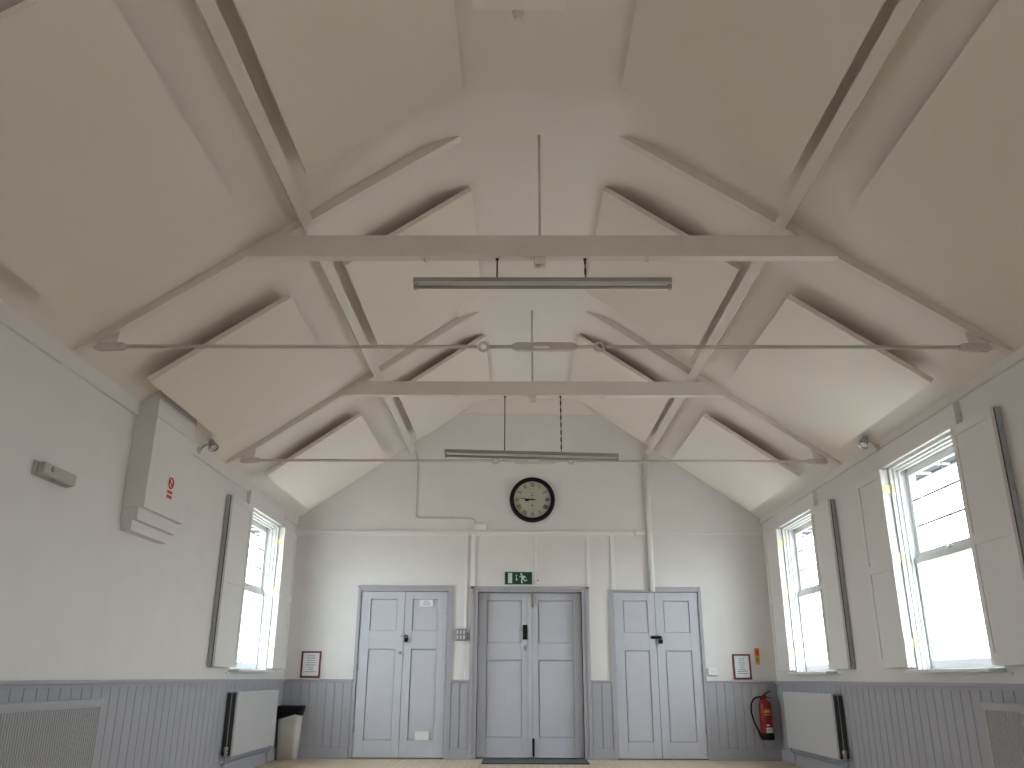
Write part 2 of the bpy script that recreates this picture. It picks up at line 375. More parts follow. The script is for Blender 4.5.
# ------------------------------------------------------------------ windows with folding shutters
def window(n, sd, ya, yb, label, lw_near, lw_far, eyes=True):
    xf = W - .08
    X = lambda x: sd*x
    w = sthing('window_%d' % n, label, 'window', (sd*W, (ya+yb)/2, WZ0))
    b = MB()   # box lining with beads
    for yy, dr in ((ya, 1), (yb, -1)):
        b.box(X(W-.002), X(W+.20), yy, yy+dr*.022, WZ0, WZ1)
        b.box(X(W+.03), X(W+.048), yy, yy+dr*.036, WZ0, WZ1-.02, .003)
        b.box(X(W+.07), X(W+.092), yy, yy+dr*.042, WZ0, WZ1-.02, .003)
        b.box(X(W+.15), X(W+.19), yy, yy+dr*.045, WZ0, WZ1-.02)
    b.box(X(W-.002), X(W+.20), ya, yb, WZ1-.022, WZ1)
    b.box(X(W+.03), X(W+.048), ya, yb, WZ1-.04, WZ1-.02, .003); b.box(X(W+.07), X(W+.092), ya, yb, WZ1-.05, WZ1-.02, .003)
    b.box(X(W+.15), X(W+.19), ya, yb, WZ1-.06, WZ1-.02)
    b.build('window_frame', 'sash', w)
    b = MB(); b.box(X(W-.115), X(W+.19), ya-.02, yb-.005, WZ0-.022, WZ0+.006, .005); b.box(X(W-.01), X(W), ya-.1, yb+.06, WZ0-.04, WZ0-.022)
    b.build('window_sill', 'sash', w)
    zm = 1.965
    for k, (za, zb, xs, nm, gm) in enumerate(((WZ0+.006, zm, W+.098, 'lower_sash', 'frost'), (zm-.015, WZ1-.052, W+.138, 'upper_sash', 'glass'))):
        st = .052; y0, y1 = ya+.024, yb-.024
        b = MB(); b.box(X(xs), X(xs+.036), y0, y0+st, za, zb, .004); b.box(X(xs), X(xs+.036), y1-st, y1, za, zb, .004)
        bot = .075 if k == 0 else .06; top = .055 if k == 0 else .045
        b.box(X(xs), X(xs+.036), y0+st, y1-st, za, za+bot, .004); b.box(X(xs), X(xs+.036), y0+st, y1-st, zb-top, zb, .004)
        s_ = b.build(nm, 'sash', w)
        MB().box(X(xs+.016), X(xs+.020), y0+st-.008, y1-st+.008, za+bot-.008, zb-top+.008).build('pane', gm, s_)
        if k == 0:
            b = MB(); b.box(X(xs+.005), X(xs+.03), (y0+y1)/2-.03, (y0+y1)/2+.03, zb, zb+.02, .004); b.tube([(X(xs-.0), (y0+y1)/2+.0, zb+.012), (X(xs-.02), (y0+y1)/2+.01, zb+.014), (X(xs-.03), (y0+y1)/2+.035, zb+.014)], .006, 8)
            b.build('sash_catch', 'steel', s_)
        else:
            b = MB(); g0, g1 = za+bot, zb-top
            for f in (.33, .67): b.box(X(xs+.011), X(xs+.0155), y0+st, y1-st, g0+(g1-g0)*f-.009, g0+(g1-g0)*f+.009)
            b.box(X(xs+.011), X(xs+.0155), (y0+y1)/2-.006, (y0+y1)/2+.006, g0, g1)
            b.build('glazing_bar', 'greysw', s_)
    # pelmet box over the opening
    b = MB(); b.prism([(X(W), ya-.035, 2.785), (X(W-.042), ya-.035, 2.785), (X(W-.042), ya-.035, 2.955), (X(W), ya-.035, 2.97)], (0, yb-ya+.055, 0))
    b.build('pelmet', 'shut', w)
    # folded shutters, near and far
    for side, lw in (('near', lw_near), ('far', lw_far)):
        y0, y1 = (ya-lw, ya) if side == 'near' else (yb, yb+lw)
        za, zb = 1.062, 2.765; st = .055
        b = MB(); xa, xb = xf, xf+.024
        b.box(X(xa+.010), X(xb), y0+.01, y1-.01, za+.01, zb-.01)
        b.box(X(xa), X(xb), y0, y0+st, za, zb, .003); b.box(X(xa), X(xb), y1-st, y1, za, zb, .003)
        for zc, zd in ((za, za+.08), (1.88, 1.95), (zb-.07, zb)): b.box(X(xa), X(xb), y0+st, y1-st, zc, zd, .002)
        sh = b.build('shutter', 'shut', w)
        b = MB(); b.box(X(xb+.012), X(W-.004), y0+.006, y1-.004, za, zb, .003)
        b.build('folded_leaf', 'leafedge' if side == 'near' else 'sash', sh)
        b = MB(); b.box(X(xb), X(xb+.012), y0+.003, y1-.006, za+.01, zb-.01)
        b.build('joint_strip', 'gapwood' if side == 'near' else 'sash', sh)
        if side == 'far':
            for zz in (1.26, 1.98, 2.58):
                b = MB(); b.box(X(xf+.004), X(W-.006), y0-.006, y0, zz-.04, zz+.04, .001); b.cyl((X(W-.002), y0-.009, zz-.045), (X(W-.002), y0-.009, zz+.045), .007, 8)
                b.box(X(W+.0), X(W+.028), yb-.026, yb-.0215, zz-.04, zz+.04, .001)
                b.build('hinge', 'brassy', sh)
    L = bpy.data.lights.new('window_daylight', 'AREA'); L.shape = 'RECTANGLE'; L.size = WZ1-WZ0; L.size_y = yb-ya
    lo = bpy.data.objects.new('window_daylight', L); COL.objects.link(lo); lo.location = (sd*(W+.235), (ya+yb)/2, (WZ0+WZ1)/2)
    lo.rotation_euler = (0, sd*PI/2, 0); L.cycles.is_portal = True
    return w
window(1, -1, *WINL[1], 'left wall sash window with folded white shutters', .69, .60)
window(2, 1, *WINR[2], 'far right wall sash window beside the end wall', .56, .56)
window(3, 1, *WINR[1], 'near right wall sash window with folded white shutters', .56, .56)
window(4, 1, *WINR[0], 'added right wall sash window behind the viewpoint, lighting the beams', .56, .56)  # added out of view to light beam fronts and ceiling
window(5, -1, *WINL[0], 'added left wall sash window behind the viewpoint, lighting the beams', .56, .56)  # added opposite, unseen, also for light from behind
# eaves outside the windows
for i, sd in ((16, -1), (17, 1)):
    b = MB(); b.box(sd*(W+TH), sd*(W+TH+.27), YB, D+.3, 2.80, 2.84)
    b.box(sd*(W+TH+.27), sd*(W+TH+.31), YB, D+.3, 2.79, 2.92)
    e = struct(b.build('trim_%d' % i, 'slate'), 'dark eaves board outside the %s windows' % ('left' if sd < 0 else 'right'), 'eaves')
    y = YB + .2; b = MB()
    while y < D: b.box(sd*(W+TH), sd*(W+TH+.27), y, y+.035, 2.786, 2.80); y += .36
    b.build('rafter_feet', 'sash', e)

# ------------------------------------------------------------------ roof trusses
def truss(y, label, zb0, zb1):
    t = thing('roof_truss', label, 'roof truss', (0, y, zb0), 'painted roof trusses')
    for sd in (-1, 1):
        dz = .062; xa = 3.15
        b = MB(); b.prism([(sd*xa, y, zs(xa)-.025), (sd*2.9, y, zs(2.9)-dz), (sd*.565, y, ZT), (sd*XT, y, ZT), (sd*xa, y, zs(xa))], (0, .07, 0))
        b.build('rafter', 'timber', t)
    c = .055
    xl = lambda z: W-(z+c-ZE)/M_
    b = MB(); b.prism([(-xl(zb0), y-.02, zb0), (xl(zb0), y-.02, zb0), (xl(zb1), y-.02, zb1), (-xl(zb1), y-.02, zb1)], (0, .075, 0))
    b.build('collar_beam', 'timber', t)
    b = MB(); b.box(-.045, .035, y-.01, y+.06, zb0-.055, zb0, .004); b.lathe((-.005, y+.02, zb0-.055), (0, 0, -1), [(.02, 0), (.02, .012), (.010, .016)], 12)
    b.build('boss', 'timber', t)
    MB().cyl((-.005, y+.02, zb1), (-.005, y+.02, ZT), .0095, 10).build('king_rod', 'rod', t)
    for x in (-.80, .74): MB().torus((x, y+.01, zb0-.012), (0, 1, 0), .016, .005, 16, 6).build('hook', 'timber', t)
    zr = 3.08; yr = y + .03
    for sd in (-1, 1):
        b = MB(); b.cyl((sd*2.80, yr, zr), (sd*.435, yr, zr), .0135, 12); b.build('tie_rod', 'rod', t)
        MB().torus((sd*.39, yr, zr), (0, 1, 0), .030, .011, 24, 10).build('ring', 'rod', t)
        b = MB(); b.cyl((sd*.352, yr, zr), (sd*.19, yr, zr), .0125, 12); b.build('tie_link', 'rod', t)
        b = MB()
        for o in (-.02, .008): b.prism([(sd*2.815, yr+o, zr-.014), (sd*2.84, yr+o, zr-.024), (sd*3.0, yr+o, zr-.030), (sd*3.03, yr+o, zr-.018), (sd*3.0, yr+o, zr+.022), (sd*2.84, yr+o, zr+.024), (sd*2.815, yr+o, zr+.014)], (0, .012, 0))
        b.cyl((sd*2.86, yr-.03, zr), (sd*2.86, yr+.03, zr), .010, 10)
        b.prism([(sd*2.80, yr-.012, zr-.010), (sd*2.80, yr-.012, zr+.010), (sd*2.83, yr-.012, zr+.012), (sd*2.83, yr-.012, zr-.012)], (0, .024, 0))
        b.build('fork_bracket', 'rod', t)
        MB().prism([(sd*3.02, y+.028, zr-.01), (sd*2.89, y+.028, zr-.01), (sd*2.875, y+.028, zs(2.875)-.05), (sd*3.02, y+.028, zs(3.02)-.05)], (0, .010, 0)).build('gusset_plate', 'timber', t)
    b = MB(); zt_, zb_ = zr+.027, zr-.027
    b.prism([(-.20, yr-.02, zr-.012), (-.165, yr-.02, zb_), (-.055, yr-.02, zb_), (-.055, yr-.02, zt_), (-.165, yr-.02, zt_), (-.20, yr-.02, zr+.012)], (0, .04, 0))
    b.prism([(.24, yr-.02, zr-.012), (.20, yr-.02, zb_), (.055, yr-.02, zb_), (.055, yr-.02, zt_), (.20, yr-.02, zt_), (.24, yr-.02, zr+.012)], (0, .04, 0))
    b.box(-.055, .055, yr-.02, yr+.02, zt_-.013, zt_); b.box(-.055, .055, yr-.02, yr+.02, zb_, zb_+.013)
    b.build('turnbuckle', 'rod', t)
    return t
truss(Y1, 'nearer painted roof truss with white collar beam and iron tie rod', 3.742, 3.905)
truss(Y2, 'farther painted roof truss nearest the clock wall', 3.778, 3.931)

# purlins
for sd in (-1, 1):
    xc = 1.698 if sd < 0 else 1.732; th = .042
    ux, uz = COSA, -M_*COSA   # down-slope direction (outward, down)
    nx, nz = -M_*COSA, -COSA  # into the room
    p = []
    for a, n_ in ((-th, -.0), (th, -.0), (th, .105), (-th, .105)):
        p.append((sd*(xc+ux*a+nx*n_*-1*-1), YB, zs(xc)+uz*a+nz*n_))
    o = MB().prism(p, (0, D-YB, 0)).build('purlin', 'timber')
    tag(o, 'long white purlin running down the %s roof slope' % ('left' if sd < 0 else 'right'), 'purlin', 'purlins')

# acoustic panels
def panel(sd, xa, xb, y0, y1, label, dz=.165):
    """xa inner, xb outer |x| of the underside"""
    xm = (xa+xb)/2
    t = thing('acoustic_panel', label, 'ceiling panel', (sd*xm, (y0+y1)/2, zs(xm)-dz), 'sloping ceiling panels')
    n = Vector((sd*M_*COSA, 0, COSA)); th = .042
    a = Vector((sd*xa, y0, zs(xa)-dz)); c = Vector((sd*xb, y0, zs(xb)-dz))
    b = MB(); b.prism([a, c, c+n*th, a+n*th], (0, y1-y0, 0)); b.build('face_panel', 'panel', t)
    gap = dz*COSA - th
    u = (c-a).normalized(); L = (c-a).length
    for f in (.3, .7):
        q = a + u*L*f + n*th
        b = MB(); b.prism([q-u*.03, q+u*.03, q+u*.03+n*gap, q-u*.03+n*gap], (0, y1-y0-.6, 0))
        for v in b.bm.verts: v.co.y += .3
        b.build('batten', 'timber', t)
    return t
BAY = [(2.71, 4.60, 'nearest the viewpoint, at the top of the photo'), (5.87, 7.76, 'between the two trusses'), (8.96, 10.93, 'between the farther truss and end wall')]
for sd in (-1, 1):
    s = 'left' if sd < 0 else 'right'
    for y0, y1, where in BAY:
        panel(sd, .535, 1.522 if sd < 0 else 1.572, y0, y1, 'upper %s ceiling panel %s' % (s, where))
        panel(sd, 1.925, 2.925, y0, y1 - (.18 if sd < 0 and y0 > 5 and y0 < 6 else 0), 'lower %s ceiling panel %s' % (s, where))

# hatch on the flat ceiling
h = thing('ceiling_vent', 'flat square vent cover on the ridge ceiling at the top of the photo', 'vent cover', (-.157, 3.68, ZT-.035))
b = MB(); b.box(-.434, .12, 3.38, 3.935, ZT-.045, ZT, .004); b.build('cover', 'vent', h)
b = MB(); b.lathe((-.161, 4.0, ZT), (0, 0, -1), [(.035, 0), (.035, .012), (.02, .02), (.012, .035), (.02, .042), (.01, .05)], 16); b.build('hook_plate', 'timber', h)

# ------------------------------------------------------------------ fluorescent battens
def batten(x0, x1, y, ztl, ztr, ZH, chains, label):
    zc = (ztl+ztr)/2
    t = thing('fluorescent_light', label, 'strip light', ((x0+x1)/2, y, zc-.09), 'hanging strip lights')
    sh = (ztr-ztl)/(x1-x0)
    def skew(b):
        for v in b.bm.verts: v.co.z += (v.co.x-(x0+x1)/2)*sh
        return b
    b = MB(); b.box(x0, x1, y-.030, y+.030, zc-.042, zc, .004); skew(b).build('housing', 'fit', t)
    b = MB(); b.box(x0+.01, x1-.01, y-.050, y+.050, zc-.048, zc-.042); skew(b).build('reflector', 'fitlip', t)
    b = MB(); b.cyl((x0+.028, y-.015, zc-.070), (x1-.028, y-.015, zc-.070), .012, 14); skew(b).build('tube', 'tube', t)
    for xx, s_ in ((x0, 1), (x1, -1)):
        b = MB(); b.box(xx+s_*.004, xx+s_*.03, y-.03, y+.004, zc-.086, zc-.048, .004); skew(b).build('lamp_holder', 'fit', t)
    for k, xx in enumerate(chains):
        z = zc + (xx-(x0+x1)/2)*sh; b = MB()
        if k == 0:
            b.cyl((xx, y, z), (xx, y, ZH), .0055, 8)
        else:
            i = 0
            while z < ZH-.005:
                zz = min(z+.04, ZH)
                b.box(xx-(.008 if i % 2 else .004), xx+(.008 if i % 2 else .004), y-(.004 if i % 2 else .008), y+(.004 if i % 2 else .008), z-.004, zz+.002, .003); z = zz; i += 1
        b.lathe((xx, y, ZH), (0, 0, -1), [(.012, 0), (.012, .01), (.006, .016)], 16)
        b.build('hanging_chain', 'chain', t)
    return t
batten(-.885, .905, Y1+.022, 3.585, 3.585, 3.742, (-.305, .31), 'grey strip light hanging just behind the nearer collar beam')
batten(-.915, .88, Y2+.022, 3.195, 3.15, 3.778, (-.295, .292), 'grey strip light hanging lower, above the wall clock')

# ------------------------------------------------------------------ flue casing on the left wall
f = thing('flue_casing', 'white boxed flue casing with stepped foot on the left wall', 'flue casing', (-W, 6.72, 2.02))
def cas(x, ya, yb, za, zb): return (-W, -W+x, ya, yb, za, zb)
xo = W-.17
b = MB(); b.prism([(-W+.001, 6.32, 2.20), (-xo, 6.32, 2.20), (-xo, 6.32, zs(xo)-.002), (-W+.001, 6.32, ZE-.002)], (0, .80, 0)); b.build('casing', 'wall', f)
b = MB(); b.box(-W+.001, -W+.125, 6.335, 7.10, 2.105, 2.20); b.box(-W+.001, -W+.082, 6.35, 7.06, 2.025, 2.105); b.build('stepped_foot', 'wall', f)
b = MB(); b.box(-W+.001, -xo+.008, 6.312, 7.128, 2.925, 2.94); b.build('moulding', 'wall', f)
# no smoking sign on its face
xs = -xo + .0005
s = thing('no_smoking_sign', 'small red and white no smoking sign on the flue casing', 'sign', (xs, 6.745, 2.37))
MB().box(xs, xs+.003, 6.685, 6.805, 2.335, 2.56, .001).build('plate', 'wall', s)
b = MB(); cy_, cz_ = 6.745, 2.475
b.torus((xs+.004, cy_, cz_), (1, 0, 0), .043, .007, 32, 6)
b.prism([(xs+.003, cy_-.034, cz_+.026), (xs+.003, cy_-.026, cz_+.034), (xs+.003, cy_+.034, cz_-.026), (xs+.003, cy_+.026, cz_-.034)], (.004, 0, 0)); b.build('red_ring', 'sred', s)
b = MB(); b.box(xs+.003, xs+.005, cy_-.03, cy_+.028, cz_-.006, cz_+.006); b.build('cigarette', 'ink', s)
b = MB(); b.box(xs+.003, xs+.005, 6.695, 6.795, 2.388, 2.412); b.box(xs+.003, xs+.005, 6.695, 6.795, 2.35, 2.374); b.build('red_bar', 'sred', s)

# emergency light on the left wall
e = thing('emergency_light', 'grey bulkhead emergency light on the bare left wall', 'emergency light', (-W, 5.26, 2.17))
MB().box(-W+.001, -W+.025, 5.07, 5.49, 2.160, 2.25, .006).build('base', 'greyplastic', e)
b = MB(); b.box(-W+.025, -W+.075, 5.08, 5.48, 2.165, 2.245, .016); b.build('diffuser', 'greyplastic', e)
b = MB(); b.lathe((-W+.075, 5.17, 2.212), (1, 0, 0), [(.018, 0), (.018, .004), (.012, .006)], 20); b.build('indicator', 'tube', e)
b = MB(); b.box(-W+.03, -W+.071, 5.22, 5.45, 2.158, 2.168, .003); b.build('lower_lens', 'fit', e)

# spot lamps near the eaves
def spot(sd, y, z, label):
    t = thing('spot_lamp', label, 'spot lamp', (sd*(W-.022), y, z-.05), 'wall spot lamps')
    xw = W-.022
    b = MB(); b.lathe((sd*xw, y, z-.06), (-sd, 0, 0), [(.035, 0), (.035, .012), (.02, .02)], 20); b.build('wall_plate', 'rod', t)
    b = MB(); b.tube([(sd*(xw-.015), y, z-.06), (sd*(xw-.035), y, z-.025), (sd*(xw-.07), y, z-.005), (sd*(xw-.11), y, z)], .012, 10); b.build('arm', 'rod', t)
    c = Vector((sd*(xw-.12), y, z)); a = Vector((-sd*.45, -.35, -.82)).normalized()
    b = MB(); b.lathe(c-a*.05, a, [(.012, 0), (.028, .008), (.032, .03), (.045, .10), (.047, .11), (.040, .11), (.036, .085)], 24); b.build('lamp_head', 'steel', t)
    b = MB(); b.lathe(c-a*.05, a, [(.035, .088), (.030, .098), (.012, .103)], 20); b.build('lamp_bulb', 'plastic', t)
spot(-1, 7.62, 3.05, 'silver spot lamp on a bent arm right of the flue casing')
spot(1, 7.48, 3.05, 'silver spot lamp high on the right wall between the windows')

# ------------------------------------------------------------------ clock
ck = thing('wall_clock', 'round black rimmed wall clock with cream roman dial', 'clock', (.032, D, 2.985))
cx, cz, R_ = .044, 3.302, .315
b = MB(); b.lathe((cx, D, cz), (0, -1, 0), [(R_, 0), (R_, .03), (R_-.012, .05), (R_-.03, .058), (R_-.052, .05), (R_-.06, .03), (R_-.06, .02)], 64); b.build('rim', 'blackm', ck)
b = MB(); b.lathe((cx, D-.018, cz), (0, -1, 0), [(R_-.055, 0), (R_-.055, .004)], 64, False); b.build('dial', 'clockface', ck)
yd = D-.0225
def bar(b, ang, r0, r1, wdt, off=0., tilt=0., y=yd, t=.0025):
    """stroke along a radius: ang clockwise from 12; off sideways; tilt sideways slope"""
    s_, c_ = math.sin(ang), math.cos(ang)
    def P(r, o): return (cx + s_*r + c_*o, y, cz + c_*r - s_*o)
    b.prism([P(r0, off-tilt-wdt/2), P(r0, off-tilt+wdt/2), P(r1, off+tilt+wdt/2), P(r1, off+tilt-wdt/2)], (0, -t, 0))
NUM = {1: 'I', 2: 'II', 3: 'III', 4: 'IIII', 5: 'V', 6: 'VI', 7: 'VII', 8: 'VIII', 9: 'IX', 10: 'X', 11: 'XI', 12: 'XII'}
for k, txt in NUM.items():
    b = MB(); ang = k*PI/6; wd = {'I': .014, 'V': .032, 'X': .032}; tot = sum(wd[c] for c in txt); o = -tot/2
    flip = False
    for c in txt:
        w_ = wd[c]; m = o + w_/2; o += w_
        r0, r1 = .178, .238
        if c == 'I': bar(b, ang, r0, r1, .0065, m)
        elif c == 'V': bar(b, ang, r0, r1, .007, m-.006, -.006); bar(b, ang, r0, r1, .003, m+.006, .006)
        else: bar(b, ang, r0, r1, .007, m, -.010); bar(b, ang, r0, r1, .003, m, .010)
    b.build('numeral', 'black', ck)
b = MB(); bar(b, math.radians(276), -.05, .17, .008, y=yd-.006); b.build('minute_hand', 'black', ck)
b = MB(); bar(b, math.radians(263), -.03, .085, .012, y=yd-.003)
for a_, r0_, r1_, w0 in ((263, .05, .10, .026),): bar(b, math.radians(a_), r0_, r1_, w0, y=yd-.003)
b.lathe((cx, yd-.002, cz), (0, -1, 0), [(.012, 0), (.012, .010)], 16); b.build('hour_hand', 'black', ck)
for dz_ in (.055, -.085): MB().lathe((cx, yd, cz+dz_), (0, -1, 0), [(.009, 0), (.009, .002)], 16).build('winding_hole', 'black', ck)
b = MB(); b.box(cx-.04, cx+.034, yd-.001, yd, cz+.095, cz+.101); b.box(cx-.026, cx+.022, yd-.001, yd, cz+.083, cz+.088); b.build('dial_lettering', 'ink', ck)

# ------------------------------------------------------------------ exit sign
ex = thing('exit_sign', 'green running man exit sign above the centre door', 'exit sign', (-.147, D, 2.15))
MB().box(-.335, .041, D-.012, D-.0005, 2.145, 2.320, .002).build('sign_edge', 'exitw', ex)
MB().box(-.329, .035, D-.0165, D-.012, 2.151, 2.314, .001).build('sign_face', 'green', ex)
ye = D-.0165
def poly(b, pts, t=.0015): b.prism([(x_, ye, z_) for x_, z_ in pts], (0, -t, 0))
b = MB(); poly(b, [(-.288, 2.166), (-.232, 2.166), (-.232, 2.300), (-.288, 2.300)]); b.build('door_symbol', 'exitw', ex)
b = MB(); poly(b, [(-.177, 2.222), (-.169, 2.222), (-.169, 2.268), (-.177, 2.268)]); poly(b, [(-.190, 2.222), (-.173, 2.196), (-.156, 2.222)])
poly(b, [(-.183, 2.268), (-.163, 2.268), (-.163, 2.278), (-.183, 2.278)]); b.build('arrow_symbol', 'exitw', ex)
b = MB()
b.lathe((-.109, ye, 2.287), (0, -1, 0), [(.013, 0), (.013, .0015)], 16)
poly(b, [(-.106, 2.272), (-.066, 2.262), (-.060, 2.245), (-.090, 2.215), (-.106, 2.232)])      # torso
poly(b, [(-.104, 2.268), (-.128, 2.262), (-.134, 2.240), (-.125, 2.238), (-.119, 2.253), (-.100, 2.256)])   # front arm
poly(b, [(-.072, 2.262), (-.052, 2.255), (-.042, 2.236), (-.050, 2.232), (-.060, 2.246), (-.074, 2.248)])   # rear arm
poly(b, [(-.108, 2.232), (-.092, 2.222), (-.096, 2.190), (-.086, 2.170), (-.106, 2.166), (-.112, 2.190)])   # front leg
poly(b, [(-.096, 2.226), (-.080, 2.230), (-.062, 2.206), (-.030, 2.212), (-.026, 2.200), (-.064, 2.190)])   # rear leg
b.build('running_figure', 'exitw', ex)

# sensor beside the sign
sn = thing('door_sensor', 'small white sensor box right of the exit sign', 'sensor', (.112, D, 2.155))
MB().box(.082, .142, D-.035, D-.0005, 2.155, 2.225, .006).build('sensor_box', 'plastic', sn)
MB().cyl((.112, D-.042, 2.20), (.112, D-.034, 2.20), .012, 14).build('sensor_lens', 'tube', sn)
MB().box(.058, .076, D-.018, D-.0005, 2.165, 2.205, .003).build('cable_clip', 'rod', sn)

# ------------------------------------------------------------------ cables, pipes, switches on the end wall
b = MB(); b.tube([(-1.60, D-.012, 3.97), (-1.575, D-.012, 3.86), (-1.565, D-.012, 3.10), (-1.552, D-.012, 3.055), (-1.51, D-.012, 3.04), (-.80, D-.012, 3.035), (-.755, D-.012, 3.02), (-.735, D-.012, 2.965)], .0105, 8)
tag(b.build('surface_cable', 'rod'), 'thin painted cable dropping from the left purlin to the junction box', 'cable')
j = thing('junction_box', 'white junction box sitting on the picture rail left of the clock', 'junction box', (-.665, D, 2.866))
MB().box(-.745, -.585, D-.045, D-.0005, 2.868, 2.965, .006).build('box_body', 'trimw', j)
b = MB(); b.box(-.738, -.592, D-.05, D-.045, 2.875, 2.958, .002); b.build('box_lid', 'trimw', j)
b = MB(); b.box(-.865, -.835, D-.022, D-.0005, 1.578, 2.799, .003)
tag(b.build('cable_trunking', 'trimw'), 'white cable trunking running down into the grey switch', 'trunking')
b = MB(); b.box(-.79, -.735, D-.028, D-.0005, 2.124, 2.799, .004)
tag(b.build('cable_trunking', 'trimw'), 'wider white trunking ending above left corner of centre door', 'trunking')
pw = thing('wall_pipe', 'white vertical pipe from the right purlin down to the right door', 'pipe', (1.645, D, 2.06))
b = MB(); b.cyl((1.645, D-.04, 2.06), (1.645, D-.04, 3.93), .036, 18); b.build('pipe_run', 'trimw', pw)
for z in (2.35, 3.15, 3.75): MB().box(1.598, 1.692, D-.04, D-.001, z-.012, z+.012, .003).build('pipe_clip', 'trimw', pw)
sw = thing('light_switch', 'grey metal multi gang switch box between left and centre doors', 'switch', (-.905, D, 1.42))
MB().box(-.975, -.835, D-.045, D-.0005, 1.425, 1.575, .006).build('switch_box', 'greysw', sw)
for i in range(3):
    for k in range(2): MB().box(-.962+i*.044, -.936+i*.044, D-.053, D-.045, 1.447+k*.062, 1.49+k*.062, .003).build('rocker', 'rocker', sw)
MB().box(-.832, -.79, D-.03, D-.0005, 1.438, 1.53, .004).build('side_box', 'greysw', sw)
th = thing('thermostat', 'white wall thermostat right of the right door', 'thermostat', (2.37, D, 1.0))
MB().box(2.315, 2.435, D-.035, D-.0005, 1.005, 1.098, .006).build('thermostat_body', 'plastic', th)
MB().box(2.33, 2.42, D-.039, D-.035, 1.05, 1.085, .002).build('front_cover', 'trimw', th)

# paper notices on the left door
def lines(b, x0, x1, z0, z1, n, y, seed=0, t=.0008):
    rnd = random.Random(seed)
    for k in range(n):
        z = z1 - (k+.5)*(z1-z0)/n; m = (x0+x1)/2; hw = (x1-x0)/2*rnd.uniform(.45, 1)
        b.box(m-hw, m+hw, y-t, y, z-(z1-z0)/n*.2, z+(z1-z0)/n*.2)
pn = thing('paper_notice', 'small white notice at the top of the left double door', 'notice', (-1.375, D, 1.855))
MB().box(-1.465, -1.288, D-.0075, D-.0045, 1.858, 1.948).build('paper', 'paper', pn)
b = MB(); lines(b, -1.43, -1.32, 1.875, 1.935, 3, D-.0075, 1); b.build('printing', 'ink', pn)
pn = thing('door_vent', 'small white vent plate at the foot of the left double door', 'vent', (-1.375, D, .21))
MB().box(-1.463, -1.285, D-.014, D-.0045, .212, .322, .003).build('plate', 'plastic', pn)
b = MB()
for k in range(4): b.box(-1.445, -1.303, D-.016, D-.014, .235+k*.018, .243+k*.018)
b.build('louvres', 'paper', pn)

# framed notices
def framed(x0, x1, z0, z1, label, seed):
    t = thing('framed_notice', label, 'framed notice', ((x0+x1)/2, D, z0), 'framed notices on the end wall')
    fw = .022; b = MB()
    b.box(x0, x0+fw, D-.02, D-.0005, z0, z1, .003); b.box(x1-fw, x1, D-.02, D-.0005, z0, z1, .003)
    b.box(x0+fw, x1-fw, D-.02, D-.0005, z0, z0+fw, .003); b.box(x0+fw, x1-fw, D-.02, D-.0005, z1-fw, z1, .003); b.build('picture_frame', 'maroon', t)
    MB().box(x0+fw, x1-fw, D-.010, D-.0005, z0+fw, z1-fw).build('paper', 'paper', t)
    b = MB(); lines(b, x0+.05, x1-.05, z0+.06, z1-.045, 8, D-.010, seed); b.build('printing', 'ink', t)
framed(-2.985, -2.728, .958, 1.287, 'maroon framed white notice on the dado rail above the bin', 3)
framed(2.645, 2.878, .958, 1.270, 'maroon framed white notice on the end wall near the fire extinguisher', 4)
os_ = thing('extinguisher_sign', 'narrow orange and ochre sign above the fire extinguisher', 'sign', (2.97, D, 1.135))
MB().box(2.942, 3.005, D-.004, D-.0005, 1.24, 1.345).build('red_header', 'orange', os_)
MB().box(2.945, 3.000, D-.004, D-.0005, 1.14, 1.24).build('ochre_label', 'olive', os_)
MB().box(2.965, 2.982, D-.005, D-.004, 1.26, 1.325).build('warning_symbol', 'maroon', os_)
b = MB(); b.box(2.955, 2.992, D-.005, D-.004, 1.205, 1.215); b.box(2.955, 2.985, D-.005, D-.004, 1.18, 1.19); b.build('printing', 'maroon', os_)

# ------------------------------------------------------------------ fire extinguisher
fe = thing('fire_extinguisher', 'red fire extinguisher with black hose hung on the end wall', 'fire extinguisher', (2.985, D-.1, .25))
c = (2.985, D-.105, .245)
b = MB(); b.lathe(c, (0, 0, 1), [(.076, .06), (.080, .065), (.080, .40), (.073, .435), (.05, .465), (.024, .478), (.022, .49)], 32); b.build('cylinder', 'red', fe)
b = MB(); b.lathe(c, (0, 0, 1), [(.07, .0), (.083, .004), (.083, .075), (.078, .08)], 32); b.build('base_skirt', 'black', fe)
b = MB(); b.lathe(c, (0, 0, 1), [(.018, .485), (.018, .52), (.014, .53)], 16); b.box(c[0]-.03, c[0]+.03, c[1]-.014, c[1]+.014, c[2]+.50, c[2]+.522, .004); b.build('valve', 'red', fe)
b = MB(); b.prism([(c[0]-.02, c[1]-.01, c[2]+.528), (c[0]+.085, c[1]-.01, c[2]+.582), (c[0]+.088, c[1]-.01, c[2]+.574), (c[0]-.01, c[1]-.01, c[2]+.518)], (0, .02, 0))
b.prism([(c[0]+.0, c[1]-.009, c[2]+.508), (c[0]+.095, c[1]-.009, c[2]+.495), (c[0]+.10, c[1]-.009, c[2]+.486), (c[0]+.0, c[1]-.009, c[2]+.498)], (0, .018, 0)); b.build('handle', 'blackm', fe)
b = MB(); pth = []
for k in range(15):
    t = k/14; P0, P1, P2, P3 = Vector((c[0]-.03, c[1], c[2]+.505)), Vector((c[0]-.24, c[1], c[2]+.52)), Vector((c[0]-.19, c[1], c[2]+.25)), Vector((c[0]-.095, c[1], c[2]+.085))
    pth.append(P0*(1-t)**3 + P1*3*t*(1-t)**2 + P2*3*t*t*(1-t) + P3*t**3)
